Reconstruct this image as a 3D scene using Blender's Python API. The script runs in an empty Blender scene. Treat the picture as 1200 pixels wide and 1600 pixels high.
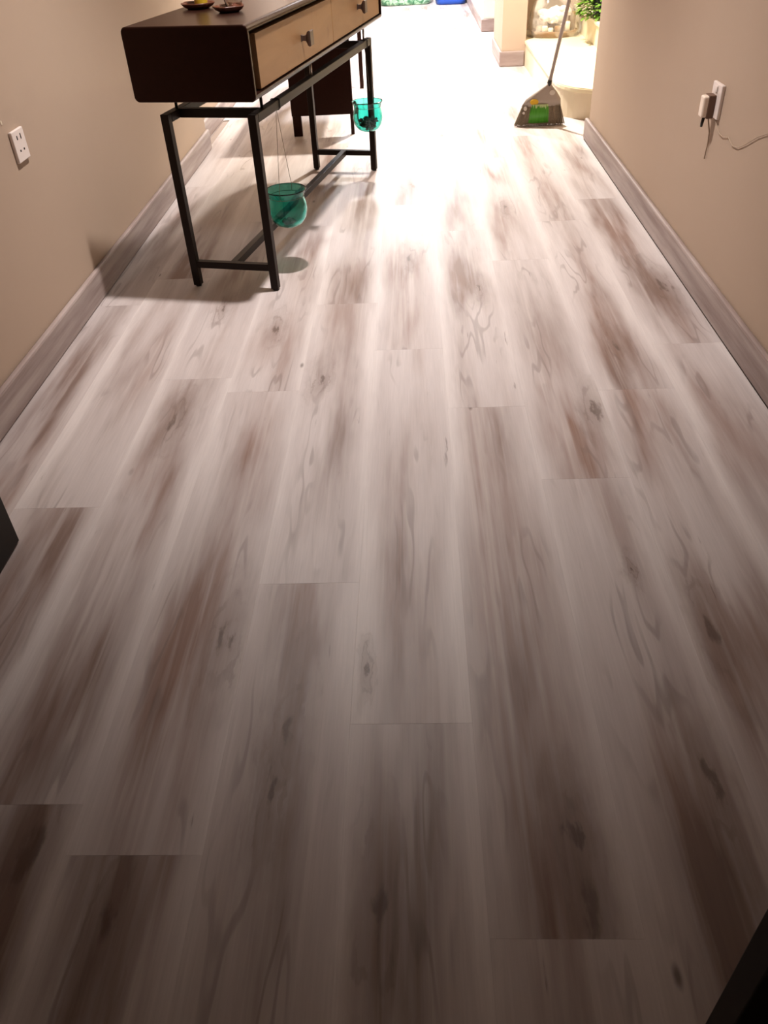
import bpy, bmesh, math, random
from mathutils import Vector, Matrix

SC = bpy.context.scene
COL = SC.collection
R = math.radians

# ------------------------------------------------------------------ camera
PITCH, YAW, ROLL, FOC, CAMH = 0.670613746, -0.0568098226, -0.0568984254, 1242.5, 1.25
def camera_axes(p, y, r):
    f = Vector((math.sin(y) * math.cos(p), math.cos(y) * math.cos(p), -math.sin(p)))
    r0 = Vector((math.cos(y), -math.sin(y), 0))
    u0 = r0.cross(f)
    return math.cos(r) * r0 + math.sin(r) * u0, -math.sin(r) * r0 + math.cos(r) * u0, f
ca, cb, cc = camera_axes(PITCH, YAW, ROLL)
cam = bpy.data.cameras.new('camera')
cam.sensor_fit = 'VERTICAL'; cam.sensor_height = 24.0
cam.lens = 24.0 * FOC / 1600.0
cam.clip_start = 0.02; cam.clip_end = 100
camo = bpy.data.objects.new('camera', cam); COL.objects.link(camo)
M = Matrix.Identity(4)
for i in range(3):
    M[i][0], M[i][1], M[i][2] = ca[i], cb[i], -cc[i]
M[2][3] = CAMH
camo.matrix_world = M
SC.camera = camo

# ------------------------------------------------------------------ light
SC.view_settings.view_transform = 'Standard'
SC.view_settings.look = 'None'
SC.view_settings.gamma = 1.0
SC.view_settings.use_curve_mapping = False
SC.view_settings.exposure = 0.0
wd = bpy.data.worlds.new('world'); SC.world = wd; wd.use_nodes = True
wd.node_tree.nodes['Background'].inputs[0].default_value = (1.0, 0.85, 0.7, 1)
wd.node_tree.nodes['Background'].inputs[1].default_value = 0.012

def spot(name, loc, energy, color, size, blend, radius, target=None):
    l = bpy.data.lights.new(name, 'SPOT')
    l.energy = energy; l.color = color; l.spot_size = R(size); l.spot_blend = blend
    l.shadow_soft_size = radius
    o = bpy.data.objects.new(name, l); COL.objects.link(o)
    o.location = loc
    if target:
        d = Vector(target) - Vector(loc)
        o.rotation_euler = d.to_track_quat('-Z', 'Y').to_euler()
    return o
def point(name, loc, energy, color, radius):
    l = bpy.data.lights.new(name, 'POINT'); l.energy = energy; l.color = color; l.shadow_soft_size = radius
    o = bpy.data.objects.new(name, l); COL.objects.link(o); o.location = loc
    return o
spot('corridor_downlight', (-0.2, 3.05, 2.62), 345, (1.0, 0.918, 0.89), 99, 1.0, 0.05)
spot('stair_downlight', (0.2, 6.4, 2.62), 800, (1.0, 0.93, 0.83), 120, 0.9, 0.06)
spot('kitchen_light', (0.0, 9.6, 2.62), 1250, (0.90, 0.93, 1.0), 155, 0.8, 0.15)
point('stairwell_lamp', (1.9, 6.6, 2.3), 60, (1.0, 0.86, 0.62), 0.08)

# ------------------------------------------------------------------ materials
def srgb(r, g, b):
    f = lambda c: ((c / 255) / 12.92 if c / 255 <= 0.04045 else ((c / 255 + 0.055) / 1.055) ** 2.4)
    return (f(r), f(g), f(b), 1.0)
class NT:
    def __init__(s, name):
        s.m = bpy.data.materials.new(name); s.m.use_nodes = True
        s.t = s.m.node_tree; s.b = s.t.nodes['Principled BSDF']
    def n(s, typ, **kw):
        n = s.t.nodes.new(typ)
        for k, v in kw.items(): setattr(n, k, v)
        return n
    def put(s, sock, v):
        if hasattr(v, 'is_output'): s.t.links.new(v, sock)
        else: sock.default_value = v
    def math(s, op, a, b=None, c=None, clamp=False):
        n = s.n('ShaderNodeMath', operation=op); n.use_clamp = clamp
        s.put(n.inputs[0], a)
        if b is not None: s.put(n.inputs[1], b)
        if c is not None: s.put(n.inputs[2], c)
        return n.outputs[0]
    def vmath(s, op, a, b):
        n = s.n('ShaderNodeVectorMath', operation=op)
        s.put(n.inputs[0], a); s.put(n.inputs[1], b)
        return n.outputs[0]
    def noise(s, vec, scale=1.0, detail=2.0, rough=0.5, dist=0.0):
        n = s.n('ShaderNodeTexNoise')
        s.put(n.inputs['Vector'], vec); n.inputs['Scale'].default_value = scale
        n.inputs['Detail'].default_value = detail; n.inputs['Roughness'].default_value = rough
        n.inputs['Distortion'].default_value = dist
        return n.outputs['Fac']
    def smooth(s, v, a, b, lo=0.0, hi=1.0):
        n = s.n('ShaderNodeMapRange', interpolation_type='SMOOTHSTEP')
        s.put(n.inputs[0], v); n.inputs[1].default_value = a; n.inputs[2].default_value = b
        n.inputs[3].default_value = lo; n.inputs[4].default_value = hi
        return n.outputs[0]
    def mix(s, f, a, b, mode='MIX'):
        n = s.n('ShaderNodeMix', data_type='RGBA', blend_type=mode)
        s.put(n.inputs[0], f); s.put(n.inputs[6], a); s.put(n.inputs[7], b)
        return n.outputs[2]
    def bump(s, h, strength=0.2, dist=0.002):
        n = s.n('ShaderNodeBump'); n.inputs['Strength'].default_value = strength
        n.inputs['Distance'].default_value = dist; s.put(n.inputs['Height'], h)
        s.t.links.new(n.outputs[0], s.b.inputs['Normal'])
    def obj(s): return s.n('ShaderNodeTexCoord').outputs['Object']
    def out(s, color=None, rough=None, spec=None, metal=None):
        if color is not None: s.put(s.b.inputs['Base Color'], color)
        if rough is not None: s.put(s.b.inputs['Roughness'], rough)
        if spec is not None: s.b.inputs['Specular IOR Level'].default_value = spec
        if metal is not None: s.b.inputs['Metallic'].default_value = metal
        return s.m

def simple(name, col, rough=0.5, spec=0.5, metal=0.0, var=0.08, scale=12.0, bump=0.0):
    k = NT(name); co = k.obj()
    f = k.noise(co, scale, 3)
    dark = tuple(c * (1 - var) for c in col[:3]) + (1,)
    lite = tuple(min(1, c * (1 + var)) for c in col[:3]) + (1,)
    if bump: k.bump(k.noise(co, 60, 3), bump)
    return k.out(k.mix(f, dark, lite), rough, spec, metal)

def plank_material():
    k = NT('whitewashed_oak_plank')
    co = k.obj()
    rnd = k.n('ShaderNodeObjectInfo').outputs['Random']
    cmb = k.n('ShaderNodeCombineXYZ')
    k.put(cmb.inputs[0], k.math('MULTIPLY', rnd, 37.3)); k.put(cmb.inputs[1], k.math('MULTIPLY', rnd, 91.7)); k.put(cmb.inputs[2], k.math('MULTIPLY', rnd, 13.1))
    P = k.vmath('ADD', co, cmb.outputs[0])
    S = lambda v: k.vmath('MULTIPLY', P, v)
    sep = k.n('ShaderNodeSeparateXYZ'); k.put(sep.inputs[0], co)
    x, y = sep.outputs[0], sep.outputs[1]
    wob = k.math('SUBTRACT', k.noise(S((9, 1.6, 1)), 1, 3), 0.5)
    u = k.math('ADD', k.math('MULTIPLY', k.math('ABSOLUTE', x), 1 / 0.1156), k.math('MULTIPLY', wob, 1.0))
    edge = k.smooth(u, 0.20, 1.0, 1.0, 0.0)
    low = k.noise(S((9.0, 0.9, 1)), 1, 4, 0.55)
    dark = k.math('MULTIPLY', k.smooth(low, 0.38, 0.68), 0.60)
    yw = k.math('ADD', y, k.math('MULTIPLY', k.math('SUBTRACT', k.noise(S((17, 1.3, 1)), 1, 3, 0.55), 0.5), 1.0))
    for a in ('patch_a', 'patch_b', 'patch_c'):
        at = k.n('ShaderNodeAttribute', attribute_type='OBJECT', attribute_name=a)
        sv = k.n('ShaderNodeSeparateXYZ'); k.put(sv.inputs[0], at.outputs['Vector'])
        d = k.math('DIVIDE', k.math('ABSOLUTE', k.math('SUBTRACT', yw, sv.outputs[0])), k.math('MAXIMUM', sv.outputs[1], 0.01))
        dark = k.math('ADD', dark, k.math('MULTIPLY', k.smooth(d, 0.0, 1.7, 1.0, 0.0), k.math('MULTIPLY', sv.outputs[2], 0.95)))
    mott = k.smooth(k.noise(S((19, 1.7, 1)), 1, 5, 0.55), 0.28, 0.70, 0.58, 1.15)
    dark = k.math('MULTIPLY', k.math('MULTIPLY', dark, mott), edge, clamp=True)
    tone = k.smooth(k.noise(S((3, 0.9, 1)), 1.0, 2), 0.35, 0.65)
    brown = k.mix(tone, srgb(112, 90, 80), srgb(122, 87, 70))
    pale = k.mix(k.noise(S((6, 0.7, 1)), 1, 3), srgb(176, 165, 162), srgb(204, 195, 192))
    col = k.mix(k.math('MULTIPLY', dark, 0.92), pale, brown)
    # pale lengthwise streaks, most of them towards the long edges
    st = k.smooth(k.noise(S((40, 0.9, 1)), 1, 3), 0.50, 0.74)
    col = k.mix(k.math('MULTIPLY', st, 0.38), col, srgb(206, 197, 193))
    rim = k.smooth(k.math('ADD', u, k.math('MULTIPLY', k.math('SUBTRACT', low, 0.5), 1.2)), 0.72, 1.15)
    col = k.mix(k.math('MULTIPLY', rim, 0.62), col, srgb(212, 204, 200))
    # cathedral figure: contour lines of a stretched noise
    ctr = k.math('SINE', k.math('MULTIPLY', k.noise(S((13, 1.7, 1)), 1, 2.0, 0.5, 0.2), 40.0))
    lines = k.math('MULTIPLY', k.smooth(ctr, 0.45, 1.0), k.smooth(k.noise(S((9, 2.0, 3)), 1, 2), 0.50, 0.64))
    lines = k.math('MULTIPLY', lines, k.smooth(u, 0.5, 0.95, 1.0, 0.0))
    col = k.mix(k.math('MULTIPLY', lines, 0.36), col, srgb(100, 84, 78))
    # dark cracks and knots
    crack = k.smooth(k.noise(S((70, 6, 1)), 1, 3, 0.6), 0.66, 0.76)
    crack = k.math('MULTIPLY', crack, k.smooth(k.noise(S((6, 2.3, 5)), 1, 2), 0.52, 0.64))
    col = k.mix(k.math('MULTIPLY', crack, 0.55), col, srgb(84, 66, 58))
    vo = k.n('ShaderNodeTexVoronoi'); k.put(vo.inputs['Vector'], k.vmath('ADD', S((9, 3.2, 0.0)), (0, 0, 0.5)))
    vo.inputs['Scale'].default_value = 1.0
    knot = k.smooth(vo.outputs['Distance'], 0.02, 0.085, 1.0, 0.0)
    gate = k.n('ShaderNodeSeparateXYZ'); k.put(gate.inputs[0], vo.outputs['Color'])
    knot = k.math('MULTIPLY', knot, k.smooth(gate.outputs[0], 0.72, 0.78))
    col = k.mix(k.math('MULTIPLY', knot, 0.75), col, srgb(70, 54, 46))
    # knots of single planks with rings around them
    for a in ('knot_a', 'knot_b'):
        at = k.n('ShaderNodeAttribute', attribute_type='OBJECT', attribute_name=a)
        sv = k.n('ShaderNodeSeparateXYZ'); k.put(sv.inputs[0], at.outputs['Vector'])
        wx = k.math('MULTIPLY', k.math('SUBTRACT', k.noise(S((30, 9, 1)), 1, 4, 0.6), 0.5), 0.07)
        wy = k.math('MULTIPLY', k.math('SUBTRACT', k.noise(S((24, 8, 7)), 1, 4, 0.6), 0.5), 0.20)
        dx = k.math('ADD', k.math('SUBTRACT', x, sv.outputs[0]), wx)
        dy = k.math('MULTIPLY', k.math('ADD', k.math('SUBTRACT', y, sv.outputs[1]), wy), 0.24)
        r = k.math('SQRT', k.math('ADD', k.math('MULTIPLY', dx, dx), k.math('MULTIPLY', dy, dy)))
        d = k.math('DIVIDE', r, k.math('MAXIMUM', k.math('MULTIPLY', sv.outputs[2], 0.05), 0.0001))
        on = k.math('GREATER_THAN', sv.outputs[2], 0.01)
        halo = k.math('MULTIPLY', k.smooth(d, 0.0, 1.6, 0.42, 0.0), on)
        col = k.mix(halo, col, srgb(104, 78, 64))
        ring = k.math('MULTIPLY', k.smooth(k.math('SINE', k.math('MULTIPLY', d, 13.0)), 0.2, 1.0), k.smooth(d, 0.2, 1.6, 0.30, 0.0))
        ring = k.math('MULTIPLY', ring, k.smooth(k.noise(S((26, 5, 9)), 1, 2), 0.42, 0.62))
        col = k.mix(k.math('MULTIPLY', ring, on), col, srgb(84, 64, 54))
        core = k.math('MULTIPLY', k.smooth(d, 0.06, 0.30, 0.60, 0.0), on)
        col = k.mix(core, col, srgb(72, 52, 42))
    # fine grain
    gr = k.noise(S((260, 9, 1)), 1, 3, 0.6)
    col = k.mix(1.0, col, k.mix(gr, (0.86, 0.86, 0.86, 1), (1.10, 1.10, 1.10, 1)), 'MULTIPLY')
    k.bump(gr, 0.06, 0.001)
    return k.out(col, k.math('ADD', 0.43, k.math('MULTIPLY', gr, 0.12)), 0.45)

def skirting_material(ax=(1, 1, 1)):
    k = NT('grey_oak_skirting'); co = k.vmath('MULTIPLY', k.obj(), ax)
    n1 = k.noise(k.vmath('MULTIPLY', co, (8, 1.2, 20)), 1, 4, 0.6)
    g = k.noise(k.vmath('MULTIPLY', co, (80, 4, 160)), 1, 3)
    col = k.mix(k.smooth(n1, 0.3, 0.7), srgb(138, 120, 114), srgb(176, 162, 156))
    col = k.mix(1.0, col, k.mix(g, (0.88, 0.88, 0.88, 1), (1.08, 1.08, 1.08, 1)), 'MULTIPLY')
    return k.out(col, 0.5, 0.3)

def wall_material(name, a, b):
    k = NT(name); co = k.obj()
    n = k.noise(co, 1.3, 4, 0.6); f = k.noise(co, 90, 3)
    k.bump(f, 0.06, 0.002)
    return k.out(k.mix(n, a, b), 0.75, 0.2)

def dark_wood():
    k = NT('espresso_wood'); co = k.obj()
    k.b.inputs['Specular Tint'].default_value = (1.0, 0.62, 0.52, 1)
    n = k.noise(k.vmath('MULTIPLY', co, (40, 3, 40)), 1, 4, 0.6)
    return k.out(k.mix(n, (0.011, 0.0040, 0.0028, 1), (0.020, 0.0066, 0.0044, 1)), 0.30, 0.18)

def drawer_wood():
    k = NT('tan_drawer_wood'); co = k.obj()
    n = k.noise(k.vmath('MULTIPLY', co, (10, 2.5, 14)), 1, 5, 0.6, 0.6)
    s = k.smooth(k.noise(co, 9, 3), 0.60, 0.78)
    col = k.mix(n, srgb(140, 104, 70), srgb(172, 134, 94))
    col = k.mix(k.math('MULTIPLY', s, 0.5), col, srgb(120, 80, 50))
    return k.out(col, 0.5, 0.3)

def glass(name, col, rough=0.03, alpha_mix=0.0):
    k = NT(name)
    k.b.inputs['Transmission Weight'].default_value = 1.0
    k.b.inputs['IOR'].default_value = 1.45
    n = k.noise(k.obj(), 30, 2)
    d = tuple(c * 0.9 for c in col[:3]) + (1,)
    return k.out(k.mix(n, d, col), rough, 0.5)

MAT = {}
MAT['plank'] = plank_material()
MAT['skirt'] = skirting_material()
MAT['skirt_x'] = skirting_material((0.15, 1, 0.3))
MAT['wall'] = wall_material('cream_wall_paint', srgb(178, 156, 136), srgb(184, 163, 144))
MAT['white_wall'] = wall_material('white_wall_paint', srgb(236, 232, 226), srgb(242, 238, 232))
MAT['ceiling'] = wall_material('white_ceiling_paint', srgb(226, 218, 206), srgb(232, 224, 212))
MAT['subfloor'] = simple('subfloor', srgb(150, 135, 125), 0.8, 0.2)
MAT['dark'] = dark_wood()
MAT['frame'] = simple('dark_metal', (0.014, 0.0070, 0.0040, 1), 0.42, 0.16, 0.0, 0.2)
MAT['drawer'] = drawer_wood()
MAT['knob'] = simple('bronze_knob', (0.10, 0.062, 0.048, 1), 0.4, 0.5, 0.6)
MAT['steel'] = simple('steel_pin', (0.55, 0.5, 0.45, 1), 0.35, 0.5, 0.8)
MAT['door'] = simple('black_brown_door', (0.010, 0.007, 0.005, 1), 0.5, 0.3, 0.0, 0.2, 8)
MAT['teal'] = glass('teal_glass', (0.17, 0.76, 0.68, 1), 0.04)
MAT['clear'] = glass('clear_glass', (0.95, 0.93, 0.88, 1), 0.03)
def film_material():
    k = NT('crinkled_film')
    tr = k.n('ShaderNodeBsdfTransparent'); mx = k.n('ShaderNodeMixShader')
    f = k.smooth(k.noise(k.obj(), 11, 3, 0.5, 0.6), 0.42, 0.72, 0.07, 0.30)
    k.out(srgb(240, 232, 220), 0.15, 0.8)
    k.put(mx.inputs[0], f); k.t.links.new(tr.outputs[0], mx.inputs[1]); k.t.links.new(k.b.outputs[0], mx.inputs[2])
    k.t.links.new(mx.outputs[0], k.t.nodes['Material Output'].inputs[0])
    return k.m
MAT['plastic_film'] = film_material()
MAT['amber'] = simple('yellow_wax', (0.42, 0.28, 0.015, 1), 0.3, 0.5, 0, 0.15, 20)
MAT['brown_dish'] = simple('red_brown_dish', (0.085, 0.025, 0.012, 1), 0.35, 0.5, 0, 0.3, 40)
MAT['wire'] = simple('thin_wire', (0.16, 0.13, 0.09, 1), 0.5, 0.3, 0.0)
MAT['moss'] = simple('dark_foliage', (0.012, 0.022, 0.012, 1), 0.8, 0.2, 0, 0.5, 40)
MAT['leaf'] = simple('green_leaf', (0.13, 0.26, 0.025, 1), 0.5, 0.4, 0, 0.6, 25)
MAT['leaf_b'] = simple('dark_green_leaf', (0.03, 0.09, 0.02, 1), 0.5, 0.4, 0, 0.5, 25)
MAT['pot'] = simple('black_pot', (0.015, 0.017, 0.024, 1), 0.4, 0.5)
MAT['stone'] = simple('cream_marble', srgb(232, 220, 190), 0.35, 0.4, 0, 0.05, 3)
MAT['riser'] = simple('tan_riser_stone', srgb(222, 208, 184), 0.5, 0.3, 0, 0.05, 6)
MAT['white_plastic'] = simple('white_plastic', srgb(225, 212, 204), 0.4, 0.4, 0, 0.02)
MAT['charger'] = simple('charger_plastic', srgb(232, 214, 196), 0.4, 0.4, 0, 0.02)
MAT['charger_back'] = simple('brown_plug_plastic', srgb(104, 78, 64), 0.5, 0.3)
MAT['hole'] = simple('dark_slot', (0.03, 0.022, 0.018, 1), 0.8, 0.1)
MAT['cable'] = simple('pale_cable', srgb(176, 156, 134), 0.5, 0.3, 0, 0.03)
MAT['black_plastic'] = simple('black_plastic', (0.014, 0.012, 0.010, 1), 0.4, 0.4)
MAT['broom_cap'] = simple('grey_broom_plastic', srgb(160, 148, 138), 0.45, 0.4, 0, 0.04)
MAT['handle'] = simple('grey_broom_handle', srgb(150, 136, 128), 0.4, 0.5, 0.0, 0.05)
MAT['bristle'] = simple('grey_brown_bristle', srgb(138, 124, 106), 0.8, 0.2, 0, 0.35, 120)
MAT['gold'] = simple('tan_basket', srgb(138, 100, 54), 0.5, 0.3, 0, 0.35, 60, 0.3)
MAT['candle'] = simple('cream_wax', srgb(246, 234, 208), 0.5, 0.4, 0, 0.03)
MAT['tissue'] = simple('white_tissue', srgb(240, 232, 222), 0.7, 0.2, 0, 0.05, 30)
MAT['blue_bag'] = simple('blue_plastic_sack', srgb(30, 72, 160), 0.45, 0.4, 0, 0.25, 5, 0.2)
def green_sack():
    k = NT('green_marbled_sack'); co = k.obj()
    n = k.noise(co, 16, 4, 0.6, 0.8)
    c = k.mix(k.smooth(n, 0.40, 0.58), srgb(58, 108, 74), srgb(160, 192, 158))
    return k.out(c, 0.5, 0.35)
MAT['green_bag'] = green_sack()
def label_print():
    k = NT('green_grass_label'); co = k.obj()
    sep = k.n('ShaderNodeSeparateXYZ'); k.put(sep.inputs[0], co)
    blade = k.noise(k.vmath('MULTIPLY', co, (160, 10, 10)), 1, 2)
    top = k.math('ADD', sep.outputs[2], k.math('MULTIPLY', blade, -0.05))
    f = k.smooth(top, 0.082, 0.092)
    col = k.mix(blade, srgb(50, 122, 26), srgb(84, 160, 48))
    return k.out(k.mix(f, col, srgb(190, 214, 160)), 0.4, 0.4)
MAT['label'] = label_print()
MAT['yellow'] = simple('yellow_print', srgb(206, 164, 40), 0.45, 0.3)
MAT['pale_print'] = simple('pale_print', srgb(196, 188, 178), 0.45, 0.3)

# ------------------------------------------------------------------ helpers
def link(name, me, mat, parent=None):
    o = bpy.data.objects.new(name, me); COL.objects.link(o)
    if mat is not None and not me.materials: me.materials.append(MAT[mat] if isinstance(mat, str) else mat)
    if parent is not None: o.parent = parent
    return o
def mesh_from(name, verts, faces, smooth=False):
    me = bpy.data.meshes.new(name); me.from_pydata([tuple(v) for v in verts], [], faces); me.validate()
    if smooth:
        for p in me.polygons: p.use_smooth = True
    me.update(); return me
def bm_mesh(name, bm, smooth=False):
    bmesh.ops.recalc_face_normals(bm, faces=bm.faces)
    me = bpy.data.meshes.new(name); bm.to_mesh(me); bm.free()
    if smooth:
        for p in me.polygons: p.use_smooth = True
    return me
def box_bm(x0, x1, y0, y1, z0, z1, bev=0.0, seg=2, bm=None):
    b = bmesh.new()
    bmesh.ops.create_cube(b, size=1.0)
    for v in b.verts:
        v.co = Vector((x0 + (v.co.x + 0.5) * (x1 - x0), y0 + (v.co.y + 0.5) * (y1 - y0), z0 + (v.co.z + 0.5) * (z1 - z0)))
    if bev: bmesh.ops.bevel(b, geom=list(b.edges), offset=bev, segments=seg, affect='EDGES', profile=0.5)
    if bm is None: return b
    me = bpy.data.meshes.new('t'); b.to_mesh(me); b.free(); bm.from_mesh(me); bpy.data.meshes.remove(me)
    return bm
def box(name, x0, x1, y0, y1, z0, z1, mat, parent=None, bev=0.0, seg=2):
    return link(name, bm_mesh(name, box_bm(x0, x1, y0, y1, z0, z1, bev, seg)), mat, parent)
def tag(o, label, cat, group=None):
    o['label'] = label; o['category'] = cat
    if group: o['group'] = group
    return o
def structure(o): o['kind'] = 'structure'; return o
def thing(name, label, cat, loc=(0, 0, 0), rz=0.0, group=None):
    o = bpy.data.objects.new(name, None); COL.objects.link(o)
    o.location = loc; o.rotation_euler = (0, 0, rz); o.empty_display_size = 0.1
    return tag(o, label, cat, group)
def tube_mesh(name, pts, rad, n=8, cap=True, smooth=True):
    pts = [Vector(p) for p in pts]; rads = rad if isinstance(rad, (list, tuple)) else [rad] * len(pts)
    vs, fs = [], []
    up = Vector((0, 0, 1))
    t0 = (pts[1] - pts[0]).normalized()
    if abs(t0.dot(up)) > 0.95: up = Vector((1, 0, 0))
    side = t0.cross(up).normalized()
    for i, p in enumerate(pts):
        t = (pts[min(i + 1, len(pts) - 1)] - pts[max(i - 1, 0)]).normalized()
        side = (side - t * side.dot(t)).normalized(); nrm = t.cross(side)
        for j in range(n):
            a = 2 * math.pi * j / n
            vs.append(p + rads[i] * (math.cos(a) * side + math.sin(a) * nrm))
    for i in range(len(pts) - 1):
        for j in range(n):
            k = (j + 1) % n
            fs.append((i * n + j, i * n + k, (i + 1) * n + k, (i + 1) * n + j))
    if cap:
        fs.append(tuple(range(n))[::-1]); fs.append(tuple((len(pts) - 1) * n + j for j in range(n)))
    return mesh_from(name, vs, fs, smooth)
def tube(name, pts, rad, mat, parent=None, n=8): return link(name, tube_mesh(name, pts, rad, n), mat, parent)
def lathe_mesh(name, prof, n=32, ripple=None):
    vs, fs = [], []
    for i, (r, z) in enumerate(prof):
        for j in range(n):
            a = 2 * math.pi * j / n
            rr = r * (1 + (ripple(a, i) if ripple else 0))
            vs.append((rr * math.cos(a), rr * math.sin(a), z))
    for i in range(len(prof) - 1):
        for j in range(n):
            k = (j + 1) % n
            fs.append((i * n + j, i * n + k, (i + 1) * n + k, (i + 1) * n + j))
    if prof[0][0] > 0: fs.append(tuple(range(n))[::-1])
    if prof[-1][0] > 0: fs.append(tuple((len(prof) - 1) * n + j for j in range(n)))
    bm = bmesh.new(); me = mesh_from('t', vs, fs); bm.from_mesh(me)
    bmesh.ops.remove_doubles(bm, verts=bm.verts, dist=1e-5)
    return bm_mesh(name, bm, True)
def prism_mesh(name, outline, z0, z1, bev=0.0):
    n = len(outline)
    vs = [(x, y, z0) for x, y in outline] + [(x, y, z1) for x, y in outline]
    fs = [tuple(range(n))[::-1], tuple(range(n, 2 * n))] + [(i, (i + 1) % n, n + (i + 1) % n, n + i) for i in range(n)]
    bm = bmesh.new(); bm.from_mesh(mesh_from('t', vs, fs))
    if bev: bmesh.ops.bevel(bm, geom=[e for e in bm.edges if len(e.link_faces) == 2 and e.calc_face_angle(0) > 1.0], offset=bev, segments=2, affect='EDGES')
    return bm_mesh(name, bm)

# ------------------------------------------------------------------ setting
XL, XR = -1.252, 1.037          # corridor wall faces
YL, YR = 5.22, 5.08             # where each corridor wall ends
XL2, YEND = -1.32, 12.6
H = 2.75

floor = structure(box('floor', XL2 - 0.1, 4.0, -1.4, YEND, -0.10, -0.006, 'subfloor'))
PW, PL, TH = 0.2312, 1.53, 0.006
ENDS = {-6: 5.24, -5: 2.90, -4: 1.62, -3: 0.764, -2: 2.20, -1: 1.317, 0: 0.928, 1: 0.538, 2: 1.696, 3: 0.62, 4: 2.44, 5: 5.30}
# darker figure of single planks: column -> (y centre, half length, strength)
FIG = {
    -5: [(2.2, 0.35, 0.7), (1.5, 0.3, 0.5), (3.4, 0.3, 0.5)],
    -4: [(1.45, 0.30, 0.75), (2.4, 0.25, 0.35), (3.3, 0.3, 0.4), (1.0, 0.25, 0.6)],
    -3: [(1.02, 0.30, 0.95), (0.62, 0.16, 1.0), (2.15, 0.22, 0.45), (1.72, 0.2, 0.5), (2.95, 0.2, 0.4)],
    -2: [(0.58, 0.22, 1.0), (1.12, 0.30, 0.85), (1.75, 0.25, 0.5), (2.6, 0.2, 0.4), (3.4, 0.2, 0.4)],
    -1: [(1.14, 0.18, 0.75), (0.66, 0.20, 0.6), (1.75, 0.20, 0.45), (3.0, 0.25, 0.35), (4.2, 0.3, 0.5)],
    0: [(1.22, 0.30, 0.70), (0.62, 0.18, 0.6), (2.75, 0.28, 0.55), (1.9, 0.2, 0.2), (3.2, 0.2, 0.55), (4.15, 0.35, 0.5)],
    1: [(0.68, 0.22, 1.0), (1.25, 0.35, 0.85), (1.85, 0.28, 0.65), (3.0, 0.2, 0.35), (3.85, 0.3, 0.55), (5.4, 0.4, 0.5)],
    2: [(0.66, 0.22, 0.8), (0.35, 0.2, 0.7), (1.84, 0.22, 0.95), (2.55, 0.35, 0.6), (3.7, 0.3, 0.45)],
    3: [(1.14, 0.18, 0.60), (0.80, 0.2, 0.3), (2.45, 0.30, 0.50), (1.9, 0.2, 0.35), (3.9, 0.4, 0.45), (5.0, 0.3, 0.3)],
    4: [(2.85, 0.40, 0.75), (1.95, 0.30, 0.65), (3.6, 0.3, 0.45), (1.3, 0.2, 0.4), (4.7, 0.3, 0.4)],
}
KNOTS = [(2, 0.061, 0.809, 0.9), (1, 0.043, 0.602, 1.3), (1, 0.031, 0.709, 0.7), (-2, 0.065, 1.147, 1.1), (-3, 0.052, 0.672, 1.3), (-2, -0.015, 0.563, 1.0),
         (-1, -0.002, 0.917, 1.0), (1, 0.046, 1.412, 0.9), (3, -0.068, 1.154, 1.0), (2, 0.09, 2.037, 1.0), (4, 0.041, 2.924, 1.1), (-3, -0.019, 2.048, 0.9),
         (0, 0.006, 3.298, 0.9), (1, 0.034, 2.953, 0.7), (0, -0.093, 1.055, 0.4), (2, 0.038, 1.344, 0.3), (0, -0.054, 0.582, 1.0), (-1, -0.013, 0.77, 0.8),
         (-1, -0.056, 2.28, 0.8), (-2, -0.018, 2.644, 0.8), (-3, -0.012, 2.853, 0.7), (3, 0.0, 2.45, 0.8), (2, 0.0, 3.9, 0.7), (0, 0.02, 4.3, 0.9), (1, -0.02, 5.3, 0.9)]
rng = random.Random(7)
cache = {}
def plank_mesh(w, l):
    key = (round(w, 4), round(l, 4))
    if key not in cache:
        g = 0.0
        bm = box_bm(-w / 2 + g, w / 2 - g, g, l - g, -TH, 0.0)
        bmesh.ops.bevel(bm, geom=[e for e in bm.edges if all(v.co.z > -TH / 2 for v in e.verts)], offset=0.0003, segments=1, affect='EDGES')
        cache[key] = bm_mesh('plank', bm)
    return cache[key]
planks = []
for k in range(-6, 6):
    xa, xb = -0.14 + PW * k, -0.14 + PW * (k + 1)
    y0 = ENDS[k] - PL * 4
    while y0 < YEND:
        ya, yb = max(y0, -1.4), min(y0 + PL, YEND)
        a, b = max(xa, XL2), xb
        if k <= -6: ya = max(ya, YL)
        if k == 5: ya = max(ya, YR)
        if k == -5: a = max(a, XL) if ya < YL - 0.4 else a
        if yb - ya > 0.03 and b - a > 0.01:
            o = link('plank', plank_mesh(b - a, yb - ya), 'plank', floor)
            o.location = ((a + b) / 2, ya, 0.0)
            pt = [(c - ya, h, s) for c, h, s in FIG.get(k, []) if ya - 0.05 < c < yb + 0.05]
            while len(pt) < 3:
                pt.append((rng.uniform(0, 1.5), rng.uniform(0.12, 0.3), rng.uniform(0.05, 0.30) if yb > 3.4 else 0.0))
            for nm, v in zip(('patch_a', 'patch_b', 'patch_c'), pt): o[nm] = [float(q) for q in v]
            kn = [(kx, ky - ya, ks) for kk, kx, ky, ks in KNOTS if kk == k and ya < ky < yb][:2]
            while len(kn) < 2: kn.append((0.0, -9.0, 0.0))
            for nm, v in zip(('knot_a', 'knot_b'), kn): o[nm] = [float(q) for q in v]
            planks.append(o)
        y0 += PL

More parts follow.
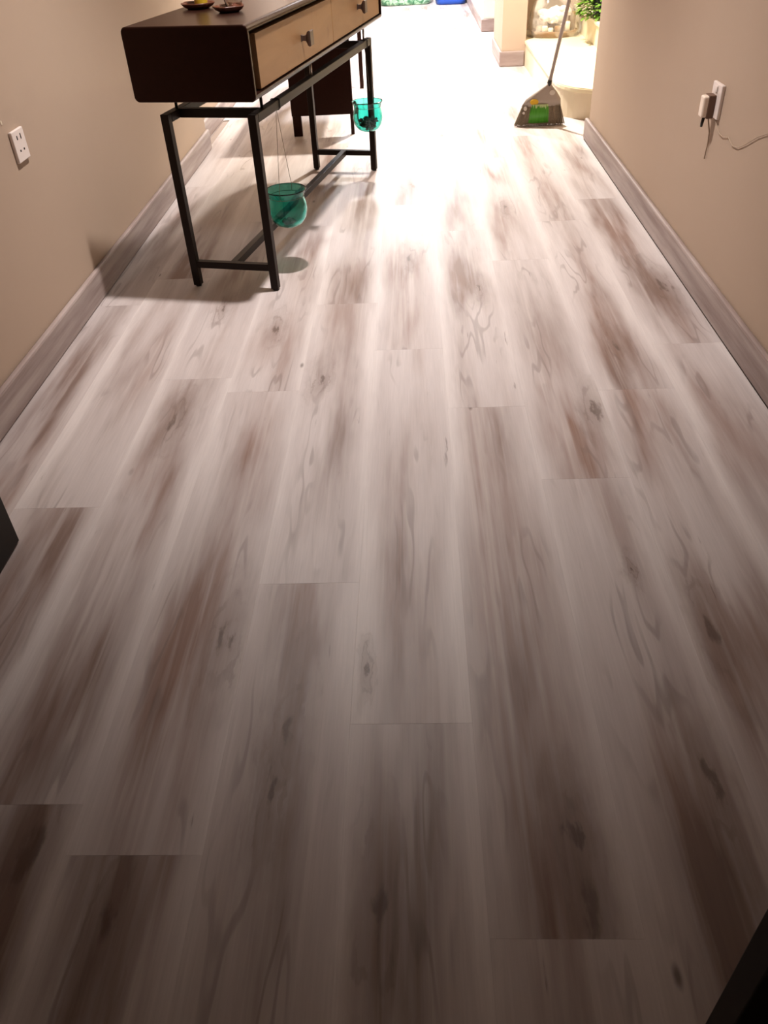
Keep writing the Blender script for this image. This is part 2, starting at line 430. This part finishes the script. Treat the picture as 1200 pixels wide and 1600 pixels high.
structure(box('wall_left', XL - 0.2, XL, -1.4, YL, -0.006, H, 'wall'))
structure(box('wall_left_far', XL2 - 0.2, XL2, YL, YEND, -0.006, H, 'wall'))
structure(box('wall_right', XR, XR + 0.16, -1.4, YR, -0.006, H, 'wall', bev=0.012))
structure(box('wall_stairwell_near', XR + 0.16, 4.0, YR - 0.16, YR, -0.006, H, 'wall'))
structure(box('wall_stairwell_far', 0.9445, 4.0, 8.02, 8.2, -0.006, H, 'wall'))
structure(box('wall_pier', 0.752, 0.9445, 7.455, 8.2, -0.006, H, 'wall'))
structure(box('wall_kitchen', 0.745, 2.2, 9.37, YEND, -0.006, H, 'white_wall'))
structure(box('wall_passage', 2.2, 2.4, 8.2, 9.37, -0.006, H, 'white_wall'))
structure(box('wall_stairwell_right', 4.0, 4.2, YR - 0.16, 8.2, -0.006, H, 'wall'))
structure(box('wall_far', XL2 - 0.2, 2.2, YEND, YEND + 0.2, -0.006, H, 'white_wall'))
structure(box('wall_back', XL - 0.2, XR + 0.16, -1.6, -1.4, -0.006, H, 'wall'))
structure(box('ceiling', XL2 - 0.2, 4.2, -1.6, YEND + 0.2, H, H + 0.15, 'ceiling'))

def skirting(name, x0, x1, y0, y1, h=0.112):
    return structure(box(name, x0, x1, y0, y1, 0.0, h, 'skirt' if y1 - y0 > x1 - x0 else 'skirt_x', bev=0.008))
skirting('baseboard_left', XL, XL + 0.023, -1.4, YL + 0.0)
skirting('baseboard_left_far', XL2, XL2 + 0.023, YL, YEND)
skirting('baseboard_right', XR - 0.022, XR, 0.6, YR + 0.016)
skirting('baseboard_right_return', XR, 4.0, YR, YR + 0.016)
skirting('baseboard_pier', 0.74, 0.9375, 7.44, 7.455)
skirting('baseboard_pier_side', 0.737, 0.752, 7.455, 8.2)
skirting('baseboard_kitchen', 0.73, 2.2, 9.355, 9.37)
skirting('baseboard_kitchen_side', 0.73, 0.745, 9.37, YEND)
skirting('baseboard_far', XL2, 0.73, YEND - 0.015, YEND)

def door_leaf(name, x0, x1, y0, y1, along):
    d = box(name, x0, x1, y0, y1, 0.004, 2.06, 'door', bev=0.002)
    structure(d)
    for z0, z1 in ((0.18, 0.95), (1.10, 1.92)):
        if along == 'y': p = box('door_panel', x1 - 0.001, x1 + 0.006, y0 + 0.12, y1 - 0.12, z0, z1, 'door', d, bev=0.004)
        else: p = box('door_panel', x0 + 0.10, x1 - 0.10, y1 - 0.001, y1 + 0.006, z0, z1, 'door', d, bev=0.004)
    return d
d1 = door_leaf('door_1', -1.037, -0.997, 0.46, 1.487, 'y')
box('door_handle', -0.997, -0.960, 1.36, 1.39, 1.02, 1.05, 'knob', d1, bev=0.004)
d2 = door_leaf('door_2', 0.345, XR - 0.002, 0.352, 0.391, 'x')

# ------------------------------------------------------------------ console table
TZ = R(-12.0)
ct = thing('console_table', 'dark console table with two tan drawers on slim black legs', 'table', (-0.537, 2.988, 0), TZ)
W_, D_, L_, FH = 0.030, 0.360, 1.667, 0.635
box_leg = lambda x, y: box('leg', x, x + W_, y, y + W_, 0.006, FH, 'frame', ct, bev=0.0025)
for x in (-W_, -D_):
    for y in (0.0, L_ - W_):
        l = box_leg(x, y)
        f = link('foot', lathe_mesh('foot', [(0.0, 0.0), (0.012, 0.0), (0.013, 0.008), (0.0, 0.008)], 12), 'black_plastic', l)
        f.location = (x + W_ / 2, y + W_ / 2, 0.0)
for x in (-W_, -D_):
    box('top_rail', x, x + W_, W_ + 0.0004, L_ - W_ - 0.0004, FH - 0.030, FH, 'frame', ct, bev=0.002)
for y in (0.095, L_ - 0.125):
    box('cross_bar', -D_ + W_ - 0.0004, -W_ + 0.0004, y, y + 0.030, FH - 0.030, FH, 'frame', ct, bev=0.002)
for y in (0.002, L_ - W_ + 0.002):
    box('stretcher', -D_ + W_ - 0.0004, -W_ + 0.0004, y, y + 0.026, 0.078, 0.104, 'frame', ct, bev=0.002)
box('long_stretcher', -D_ / 2 - 0.014, -D_ / 2 + 0.014, 0.0275, L_ - W_ + 0.0025, 0.076, 0.104, 'frame', ct, bev=0.002)
BZ0, BZ1 = 0.684, 0.910
for x in (-W_ / 2, -D_ + W_ / 2):
    for y in (0.11, 0.70, 1.57):
        p = link('spacer_pin', lathe_mesh('spacer_pin', [(0.0, 0.0), (0.0055, 0.0), (0.0055, BZ0 - FH + 0.004), (0.0, BZ0 - FH + 0.004)], 12), 'frame' if y < 0.2 else 'steel', ct)
        p.location = (x, y, FH - 0.002)
# drawer case: own small turn, origin at its near right corner
case = bpy.data.objects.new('drawer_case', None)
bx0, bx1, bL = -0.444, 0.0, 1.977
def case_mesh():
    # one rounded box along y with a recessed opening in its front (+x) face
    def section(y, ins):
        x0, x1, z0, z1 = bx0 + ins, bx1 - ins, BZ0 + ins, BZ1 - ins
        r, pts = 0.017 - ins * 0.5, []
        for cx, cz, a0 in ((x1 - r, z1 - r, 0), (x0 + r, z1 - r, 90), (x0 + r, z0 + r, 180), (x1 - r, z0 + r, 270)):
            for i in range(6):
                q = R(a0 + 18 * i); pts.append((cx + r * math.cos(q), y, cz + r * math.sin(q)))
        return pts
    bm = bmesh.new(); rings = []
    for y, ins in ((0, 0.005), (0.0012, 0.0015), (0.005, 0.0), (bL - 0.005, 0.0), (bL - 0.0012, 0.0015), (bL, 0.005)):
        rings.append([bm.verts.new(p) for p in section(y, ins)])
    for r0, r1 in zip(rings, rings[1:]):
        for j in range(24): bm.faces.new((r0[j], r0[(j + 1) % 24], r1[(j + 1) % 24], r1[j]))
    bm.faces.new(rings[0][::-1]); bm.faces.new(rings[-1])
    bmesh.ops.recalc_face_normals(bm, faces=bm.faces)
    front = max((f for f in bm.faces if f.normal.x > 0.99), key=lambda f: f.calc_area())
    bmesh.ops.inset_region(bm, faces=[front], thickness=0.006, use_even_offset=True)
    yo, zo = (0.014, bL - 0.014), (BZ0 + 0.0205, BZ1 - 0.0195)
    for v in front.verts:
        v.co.y = yo[0] if v.co.y < bL / 2 else yo[1]
        v.co.z = zo[0] if v.co.z < (BZ0 + BZ1) / 2 else zo[1]
    r = bmesh.ops.extrude_discrete_faces(bm, faces=[front])
    for v in r['faces'][0].verts: v.co.x -= 0.040
    return bm_mesh('drawer_case', bm)
case = link('drawer_case', case_mesh(), 'dark', ct)
ch = Matrix.Rotation(-TZ, 3, 'Z') @ (Vector((-0.518, 2.938, 0)) - Vector((-0.537, 2.988, 0)))
case.location = (ch.x, ch.y, 0); case.rotation_euler = (0, 0, R(1.0))
t = 0.030
def knob_mesh():
    bm = bmesh.new()
    # flared square pull: narrow neck widening to a plate (axis +x)
    secs = [(0.0, 0.010), (0.006, 0.007), (0.016, 0.008), (0.024, 0.019), (0.030, 0.022), (0.034, 0.020)]
    rings = []
    for x, h in secs:
        rings.append([bm.verts.new((x, a * h * 0.8, b * h)) for a, b in ((-1, -1), (1, -1), (1, 1), (-1, 1))])
    for r0, r1 in zip(rings, rings[1:]):
        for j in range(4): bm.faces.new((r0[j], r0[(j + 1) % 4], r1[(j + 1) % 4], r1[j]))
    bm.faces.new(rings[0][::-1]); bm.faces.new(rings[-1])
    return bm_mesh('knob', bm)
km = knob_mesh()
for ya, yb, ky in ((0.082, 1.031, 0.585), (1.038, bL - 0.040, 1.490)):
    d = box('drawer', bx1 - 0.0405, bx1 - 0.006, ya, yb, BZ0 + 0.026, BZ1 - 0.036, 'drawer', case, bev=0.0015)
    kn = link('knob', km, 'knob', d); kn.location = (bx1 - 0.0065, ky, 0.790); kn.scale = (1.25, 1.3, 1.2)

# things on the console table
def dish(name, label, loc, r, seed, h=0.018):
    rr = random.Random(seed); ph = [rr.uniform(0, 6.28) for _ in range(4)]
    rip = lambda a, i: 0.10 * math.sin(5 * a + ph[0]) * (i / 4) + 0.06 * math.sin(9 * a + ph[1]) * (i / 4)
    o = link(name, lathe_mesh(name, [(0.0, 0.0), (r * 0.6, 0.0), (r * 0.85, h * 0.45), (r, h), (r * 0.97, h + 0.002), (r * 0.82, h * 0.45 + 0.004), (r * 0.55, 0.005), (0.0, 0.005)], 36, lambda a, i: rip(a, min(i, 7 - i))), 'brown_dish')
    o.location = loc
    return tag(o, label, 'dish')
dish('leaf_dish', 'ragged red brown dish under the yellow candle on the console table', (-0.775, 3.44, BZ1), 0.062, 3)
dish('leaf_dish', 'ragged brown dish holding a clear glass on the console table', (-0.632, 3.29, BZ1), 0.055, 5)
c = thing('pillar_candle', 'yellow candle standing in a dark dish on the console table', 'candle', (-0.765, 3.455, BZ1 + 0.005))
link('wax', lathe_mesh('wax', [(0.0, 0.0), (0.023, 0.0), (0.024, 0.01), (0.024, 0.10), (0.020, 0.106), (0.0, 0.102)], 28), 'amber', c)
tube('wick', [(0, 0, 0.100), (0.001, 0, 0.112)], 0.0012, 'black_plastic', c, 6)
g = link('glass_tumbler', lathe_mesh('glass_tumbler', [(0.0, 0.0), (0.026, 0.0), (0.033, 0.03), (0.036, 0.075), (0.034, 0.075), (0.031, 0.032), (0.024, 0.005), (0.0, 0.005)], 32), 'clear')
g.location = (-0.618, 3.31, BZ1 + 0.005)
tag(g, 'clear glass tumbler in a brown dish on the console table', 'glass')

# ------------------------------------------------------------------ hanging teal pots
def to_world(x, y): 
    v = Matrix.Rotation(TZ, 3, 'Z') @ Vector((x, y, 0)); return v + Vector((-0.537, 2.988, 0))
def teal_pot(label, yloc, zrim):
    p = to_world(-W_ / 2, yloc)
    root = thing('hanging_pot', label, 'pot', (p.x, p.y, zrim - 0.145), TZ, 'teal glass pots hanging from the console table')
    prof = [(0.0, 0.0), (0.030, 0.002), (0.055, 0.014), (0.071, 0.036), (0.078, 0.064), (0.076, 0.092), (0.070, 0.112), (0.069, 0.122), (0.078, 0.141), (0.081, 0.145),
            (0.079, 0.1465), (0.075, 0.141), (0.0658, 0.122), (0.0668, 0.111), (0.0728, 0.092), (0.0745, 0.064), (0.067, 0.038), (0.052, 0.018), (0.028, 0.006), (0.0, 0.004)]
    link('bowl', lathe_mesh('bowl', prof, 48), 'teal', root)
    hz = FH - (zrim - 0.145)
    for s in (-1, 1):
        tube('wire', [(0.0, 0.070 * s, 0.122), (0.0, 0.074 * s, 0.145), (0.0, 0.062 * s, 0.18), (0.0, 0.004 * s, hz - 0.036)], 0.0009, 'wire', root, 6)
    ring = tube_mesh('neck_wire', [(0.0707 * math.cos(a * math.pi / 12), 0.0707 * math.sin(a * math.pi / 12), 0.120) for a in range(25)], 0.0009, 6)
    link('neck_wire', ring, 'wire', root)
    w = W_ / 2 + 0.0022
    tube('hook', [(0, 0, hz - 0.036), (w * 0.6, 0, hz - 0.034), (w, 0, hz - 0.028), (w, 0, hz), (w * 0.8, 0, hz + 0.0022), (-w * 0.8, 0, hz + 0.0022), (-w, 0, hz), (-w, 0, hz - 0.028), (-w * 0.6, 0, hz - 0.034), (0, 0, hz - 0.036)], 0.002, 'black_plastic', root, 6)
    return root
pot1 = teal_pot('teal glass pot hanging near the front legs of the console table', 0.25, 0.315)
pot2 = teal_pot('teal glass pot with dark clump inside, hanging at the far legs', 1.575, 0.362)
def clump(label, root, r, seed, z):
    rr = random.Random(seed); bm = bmesh.new()
    for _ in range(46):
        a, b = rr.uniform(0, 6.28), rr.uniform(0.1, 1.0)
        d = Vector((math.cos(a) * r * b, math.sin(a) * r * b, rr.uniform(0.006, r * 0.95)))
        s = rr.uniform(0.010, 0.017)
        mt = Matrix.Translation(d) @ Matrix.Rotation(rr.uniform(0, 3), 4, 'X') @ Matrix.Rotation(rr.uniform(0, 3), 4, 'Z') @ Matrix.Diagonal((s, s * 0.8, s * 0.5, 1))
        bmesh.ops.create_icosphere(bm, subdivisions=1, radius=1.0, matrix=mt)
    o = link('dried_moss', bm_mesh('dried_moss', bm, True), 'moss')
    o.location = root.location + Vector((0, 0, z))
    return tag(o, label, 'moss')
clump('dark clump of dried moss in the far teal pot', pot2, 0.050, 4, 0.016)
clump('small dark tuft of moss in the teal pot by the front legs', pot1, 0.016, 9, 0.006)

# ------------------------------------------------------------------ dark cabinet behind the console
cb_ = thing('side_cabinet', 'dark wooden cabinet on straight legs standing behind the console table', 'cabinet', (-0.742, 5.40, 0))
cw, cl = 0.385, 1.45
box('end_panel', 0.0, cw, 0.0, 0.022, 0.122, 0.72, 'dark', cb_, bev=0.002)
for x, y, w in ((0.0, 0.002, 0.055), (cw - 0.022, 0.002, 0.022), (0.0, cl - 0.05, 0.05), (cw - 0.03, cl - 0.05, 0.03)):
    box('leg', x, x + w, y + 0.0225, y + 0.05, 0.0, 0.72, 'dark', cb_, bev=0.002)
box('top', -0.012, cw + 0.012, -0.012, cl + 0.012, 0.72, 0.750, 'dark', cb_, bev=0.004)
box('apron', 0.004, 0.022, 0.0525, cl - 0.03, 0.46, 0.72, 'dark', cb_, bev=0.002)
box('apron', cw - 0.022, cw - 0.004, 0.75, cl - 0.03, 0.50, 0.72, 'dark', cb_, bev=0.002)

# ------------------------------------------------------------------ sockets
so = thing('wall_socket', 'white double socket plate on the wall left of the console table', 'socket', (XL, 2.683, 0.642))
box('plate', 0.0, 0.011, -0.046, 0.046, -0.046, 0.046, 'white_plastic', so, bev=0.003)
for y, z, w, h in ((-0.014, 0.024, 0.006, 0.012), (0.014, 0.024, 0.006, 0.016), (-0.014, -0.014, 0.008, 0.006), (0.014, -0.014, 0.008, 0.006)):
    box('slot', 0.0105, 0.0116, y - w / 2, y + w / 2, z - h / 2, z + h / 2, 'hole', so)
m_ = tag(box('wall_plug', XL, XL + 0.002, 2.612, 2.620, 0.716, 0.728, 'riser', None, bev=0.0008), 'small brown screw plug in the wall above the left socket', 'plug')
sr = thing('wall_socket', 'white socket plate on the right wall with a charger plugged in', 'socket', (XR, 2.985, 0.620))
box('plate', -0.012, 0.0, -0.048, 0.048, -0.052, 0.052, 'white_plastic', sr, bev=0.003)
box('switch', -0.0165, -0.0115, -0.010, 0.010, 0.026, 0.044, 'white_plastic', sr, bev=0.002)
cg = thing('charger', 'small cream and brown phone charger plugged into the right wall socket', 'charger', (XR - 0.0118, 2.995, 0.600))
box('body', -0.040, 0.0, -0.020, 0.020, -0.032, 0.034, 'charger', cg, bev=0.006, seg=3)
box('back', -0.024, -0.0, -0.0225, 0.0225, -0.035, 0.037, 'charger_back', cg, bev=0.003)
cbx = XR - 0.026
tag(tube('charger_cable', [(XR - 0.034, 2.998, 0.569), (XR - 0.036, 3.000, 0.548), (XR - 0.036, 3.002, 0.535)], [0.0055, 0.0055, 0.004], 'black_plastic', None, 8), 'short black cable plug hanging from the charger', 'cable')
tag(tube('white_cable', [(XR - 0.022, 2.990, 0.5655), (XR - 0.010, 2.986, 0.52), (XR - 0.006, 2.992, 0.48), (XR - 0.005, 3.000, 0.43)], 0.0022, 'cable', None, 8), 'thin pale cable hanging straight down from the charger', 'cable')
pts = [(2.975, 0.5665), (2.95, 0.553), (2.91, 0.535), (2.87, 0.532), (2.82, 0.545), (2.77, 0.53), (2.72, 0.535), (2.66, 0.56), (2.58, 0.60), (2.50, 0.63), (2.40, 0.67), (2.25, 0.70)]
tag(tube('phone_wire', [(XR - 0.004, y, z) for y, z in pts], 0.0014, 'cable', None, 6), 'thin wavy wire running along the right wall past the socket', 'wire')

# ------------------------------------------------------------------ broom
br = thing('broom', 'grey angled broom with green label leaning beside the cream steps', 'broom', (0.80, 5.45, 0))
ax, az = 0.047, 0.235
def broom_shell(name, rows, mat, wave=0.0):
    # rows: (z, xa, xb, halfthick)
    vs, fs, n = [], [], 14
    for z, xa, xb, h in rows:
        for s in (-1, 1):
            for i in range(n + 1):
                f = i / n
                e = math.sqrt(max(0.0, 1 - (2 * f - 1) ** 4))
                vs.append((xa + (xb - xa) * f, s * h * (0.35 + 0.65 * e) + wave * math.sin(i * 2.1 + z * 90), z))
    m = 2 * (n + 1)
    for r in range(len(rows) - 1):
        o, q = r * m, (r + 1) * m
        for i in range(n):
            fs.append((o + i, o + i + 1, q + i + 1, q + i))
            fs.append((o + n + 1 + i + 1, o + n + 1 + i, q + n + 1 + i, q + n + 1 + i + 1))
        fs.append((o, q, q + n + 1, o + n + 1)); fs.append((o + n, o + 2 * n + 1, q + 2 * n + 1, q + n))
    for r, flip in ((0, False), (len(rows) - 1, True)):
        o = r * m
        for i in range(n): 
            f = (o + i, o + n + 1 + i, o + n + 2 + i, o + i + 1); fs.append(f[::-1] if flip else f)
    bm = bmesh.new(); bm.from_mesh(mesh_from('t', vs, fs))
    return link(name, bm_mesh(name, bm, True), mat, br)
# cap
broom_shell('cap', [(0.112, -0.112, 0.128, 0.020), (0.150, -0.088, 0.124, 0.020), (0.190, -0.030, 0.098, 0.018), (0.222, 0.024, 0.068, 0.015), (0.236, 0.034, 0.060, 0.013)], 'broom_cap')
broom_shell('bristle_core', [(0.012, -0.140, 0.146, 0.026), (0.060, -0.124, 0.136, 0.024), (0.115, -0.104, 0.122, 0.018)], 'bristle', 0.002)
bm = bmesh.new(); rb = random.Random(2)
for i in range(420):
    f = rb.random(); s = rb.choice((-1, 1)); fy = rb.uniform(0.2, 1)
    p0 = Vector((-0.106 + 0.230 * f, s * 0.019 * fy, 0.118)); p1 = Vector((-0.152 + 0.306 * f + rb.uniform(-0.004, 0.004), s * 0.030 * fy, rb.uniform(0.0, 0.012)))
    me = tube_mesh('b', [p0, (p0 + p1) / 2 + Vector((0, s * 0.003, 0)), p1], 0.0013, 4, False); bm.from_mesh(me); bpy.data.meshes.remove(me)
bo = link('bristles', bm_mesh('bristles', bm), 'bristle', br); bo['kind'] = 'stuff'
lab = broom_shell('label', [(0.022, -0.078, 0.066, 0.0350), (0.075, -0.070, 0.062, 0.0335), (0.124, -0.060, 0.056, 0.0265)], 'label')
def patch(name, x, z, rx, rz, mat, y=-0.0235):
    vs = [(x + rx * math.cos(a * math.pi / 8), y + (0.0 if b else 0.003), z + rz * math.sin(a * math.pi / 8)) for b in (0, 1) for a in range(16)]
    fs = [tuple(range(16)), tuple(range(16, 32))[::-1]] + [(i, (i + 1) % 16, 16 + (i + 1) % 16, 16 + i) for i in range(16)]
    bm = bmesh.new(); bm.from_mesh(mesh_from('t', vs, fs)); return link(name, bm_mesh(name, bm), mat, br)
patch('yellow_print', -0.038, 0.138, 0.026, 0.017, 'yellow', -0.0225)
patch('pale_print', -0.092, 0.104, 0.010, 0.012, 'pale_print', -0.0285)
patch('pale_print', -0.100, 0.080, 0.008, 0.008, 'pale_print', -0.0300)
patch('pale_print', 0.068, 0.186, 0.017, 0.014, 'pale_print', -0.0205)
top = Vector((1.011 - 0.80, 5.128 - 5.45, 1.455))
b0 = Vector((ax, 0.0, az - 0.012)); dr = (top - b0).normalized()
tube('collar', [b0, b0 + dr * 0.034], [0.0155, 0.0125], 'black_plastic', br, 14)
tube('handle', [b0 + dr * 0.02, top], 0.0105, 'handle', br, 14)

# ------------------------------------------------------------------ stairs
st = thing('staircase', 'cream stone steps with a rounded bottom step rising behind the right wall', 'stairs', (0, 0, 0))
def rounded(x0, x1, y0, y1, r, n=10):
    pts = [(x0, y1), ]
    for i in range(n + 1):
        a = math.pi + (math.pi / 2) * i / n
        pts.append((x0 + r + r * math.cos(a), y0 + r + r * math.sin(a)))
    pts += [(x1, y0), (x1, y1)]
    return pts
s1 = link('step', prism_mesh('riser', rounded(0.945, 2.2, 5.505, 8.015, 0.30), 0.0, 0.153), 'riser', st)
link('tread', prism_mesh('tread', rounded(0.938, 2.2, 5.455, 8.015, 0.36), 0.1535, 0.182, 0.006), 'stone', s1)
for i in range(1, 5):
    x = 1.40 + 0.30 * (i - 1); z = 0.182 + 0.172 * (i - 1)
    s = box('step', x + 0.02, x + 0.62, 5.10, 8.015, z + 0.0005, z + 0.144, 'stone', st)
    box('tread', x, x + 0.64, 5.10, 8.015, z + 0.1445, z + 0.172, 'stone', s, bev=0.006)

# ------------------------------------------------------------------ wrapped basket on the first step
gb = thing('gift_basket', 'tan basket of cream candles wrapped in clear film on the lowest step', 'basket', (1.19, 7.62, 0.182))
def oval(prof, sx, sy, n=40, rip=None):
    me = lathe_mesh('o', prof, n, rip)
    for v in me.vertices: v.co.x *= sx; v.co.y *= sy
    return me
link('tray', oval([(0.0, 0.0), (0.17, 0.0), (0.185, 0.03), (0.19, 0.045), (0.182, 0.046), (0.175, 0.03), (0.16, 0.008), (0.0, 0.008)], 1.0, 0.75), 'gold', gb)
for k2, (x, y, r, h, mt) in enumerate(((-0.085, -0.075, 0.022, 0.075, 'candle'), (-0.04, -0.085, 0.022, 0.06, 'candle'), (0.10, -0.07, 0.020, 0.10, 'candle'), (0.03, -0.055, 0.035, 0.07, 'gold'), (-0.12, -0.03, 0.03, 0.07, 'gold'), (0.14, 0.0, 0.03, 0.16, 'gold'), (0.0, 0.03, 0.05, 0.12, 'gold'))):
    o = link('jar', lathe_mesh('jar', [(0.0, 0.0), (r, 0.0), (r * 1.02, h * 0.9), (r * 0.8, h), (0.0, h)], 20), mt, gb); o.location = (x, y, 0.008)
rt = random.Random(11)
bm = bmesh.new()
for i in range(26):
    a = rt.uniform(0, 6.28); q = rt.uniform(0, 0.10)
    s = rt.uniform(0.028, 0.05)
    bmesh.ops.create_icosphere(bm, subdivisions=2, radius=1.0, matrix=Matrix.Translation((q * math.cos(a) - 0.02, q * math.sin(a) * 0.7 - 0.02, rt.uniform(0.11, 0.20))) @ Matrix.Diagonal((s * 1.2, s, s * 0.7, 1)))
for v in bm.verts: v.co += Vector((rt.uniform(-1, 1), rt.uniform(-1, 1), rt.uniform(-1, 1))) * 0.006
link('tissue_paper', bm_mesh('tissue_paper', bm), 'tissue', gb)
rw = random.Random(5)
film = oval([(0.196, 0.002), (0.203, 0.05), (0.20, 0.12), (0.19, 0.19), (0.15, 0.27), (0.07, 0.33), (0.045, 0.36), (0.10, 0.44), (0.098, 0.44), (0.043, 0.36), (0.068, 0.328), (0.148, 0.268), (0.188, 0.188), (0.198, 0.12), (0.201, 0.05), (0.194, 0.002)], 1.05, 0.80, 48,
            lambda a, i: 0.05 * math.sin(7 * a + min(i, 15 - i)) + 0.03 * math.sin(17 * a + 2 * min(i, 15 - i)))
link('film', film, 'plastic_film', gb)

# ------------------------------------------------------------------ plant on the second step
pp = thing('potted_plant', 'bushy bright green plant in a black pot on the second step', 'plant', (1.515, 7.17, 0.354))
link('pot', lathe_mesh('pot', [(0.0, 0.0), (0.10, 0.0), (0.125, 0.14), (0.132, 0.145), (0.132, 0.16), (0.118, 0.16), (0.115, 0.13), (0.0, 0.13)], 28), 'pot', pp)
rl = random.Random(8)
def leaf(bm, p, d, L, w, curl):
    d = d.normalized(); sd = d.cross(Vector((0, 0, 1)))
    if sd.length < 1e-3: sd = Vector((1, 0, 0))
    sd.normalize(); nn = sd.cross(d)
    row = []
    for f, ww in ((0, 0.15), (0.35, 1.0), (0.7, 0.8), (1.0, 0.05)):
        c_ = p + d * L * f + nn * (-curl * f * f * L)
        row.append([bm.verts.new(c_ - sd * w * ww), bm.verts.new(c_ + nn * 0.15 * w), bm.verts.new(c_ + sd * w * ww)])
    for a, b in zip(row, row[1:]):
        for j in range(2): bm.faces.new((a[j], a[j + 1], b[j + 1], b[j]))
for mt, cnt in (('leaf', 620), ('leaf_b', 120)):
    bm = bmesh.new()
    for i in range(cnt):
        a = rl.uniform(0, 6.28); r = rl.uniform(0.10, 0.22); z = rl.uniform(0.012, 0.17) if mt == 'leaf' else rl.uniform(0.14, 0.34)
        if mt == 'leaf_b': r *= 0.7
        p = Vector((r * math.cos(a), r * math.sin(a), z))
        d = Vector((math.cos(a + rl.uniform(-0.8, 0.8)), math.sin(a + rl.uniform(-0.8, 0.8)), rl.uniform(-0.15, 0.7)))
        leaf(bm, p, d, rl.uniform(0.035, 0.06), rl.uniform(0.011, 0.018), rl.uniform(0.1, 0.6))
    o = link('foliage', bm_mesh('foliage', bm, True), mt, pp); o['kind'] = 'stuff'

# ------------------------------------------------------------------ sacks in the far room
def sack(name, label, x0, x1, y, dep, h, mat, seed):
    rr = random.Random(seed); ph = [rr.uniform(0, 6.28) for _ in range(6)]
    prof = [(0.0, 0.0), (0.90, 0.0), (0.985, 0.02), (1.0, 0.08), (1.03, 0.35), (0.98, 0.65), (0.80, 0.88), (0.45, 0.98), (0.0, 1.0)]
    vs, fs, n = [], [], 40
    for r, z in prof:
        for j in range(n):
            a = 2 * math.pi * j / n
            c_, s_ = math.cos(a), math.sin(a)
            q = (abs(c_) ** 5 + abs(s_) ** 5) ** (-1 / 5)
            k = r * q * (1 + (0.03 * math.sin(3 * a + ph[0] + 4 * z) + 0.02 * math.sin(8 * a + ph[1] + 6 * z)) * min(1, z * 6))
            vs.append((k * c_ * (x1 - x0) / 2, k * s_ * dep / 2, z * h * (1 + 0.05 * math.sin(2 * a + ph[2]) * z)))
    for i in range(len(prof) - 1):
        for j in range(n): fs.append((i * n + j, i * n + (j + 1) % n, (i + 1) * n + (j + 1) % n, (i + 1) * n + j))
    bm = bmesh.new(); bm.from_mesh(mesh_from('t', vs, fs)); bmesh.ops.remove_doubles(bm, verts=bm.verts, dist=1e-5)
    o = link(name, bm_mesh(name, bm, True), mat); o.location = ((x0 + x1) / 2, y + dep / 2, 0.0)
    return tag(o, label, 'bag')
sack('grain_sack', 'mottled green and white sack on the floor of the far room', -0.36, 0.285, 11.82, 0.5, 0.5, 'green_bag', 1)
sack('grain_sack', 'plain blue sack on the floor of the far room', 0.345, 0.72, 11.68, 0.5, 0.5, 'blue_bag', 2)
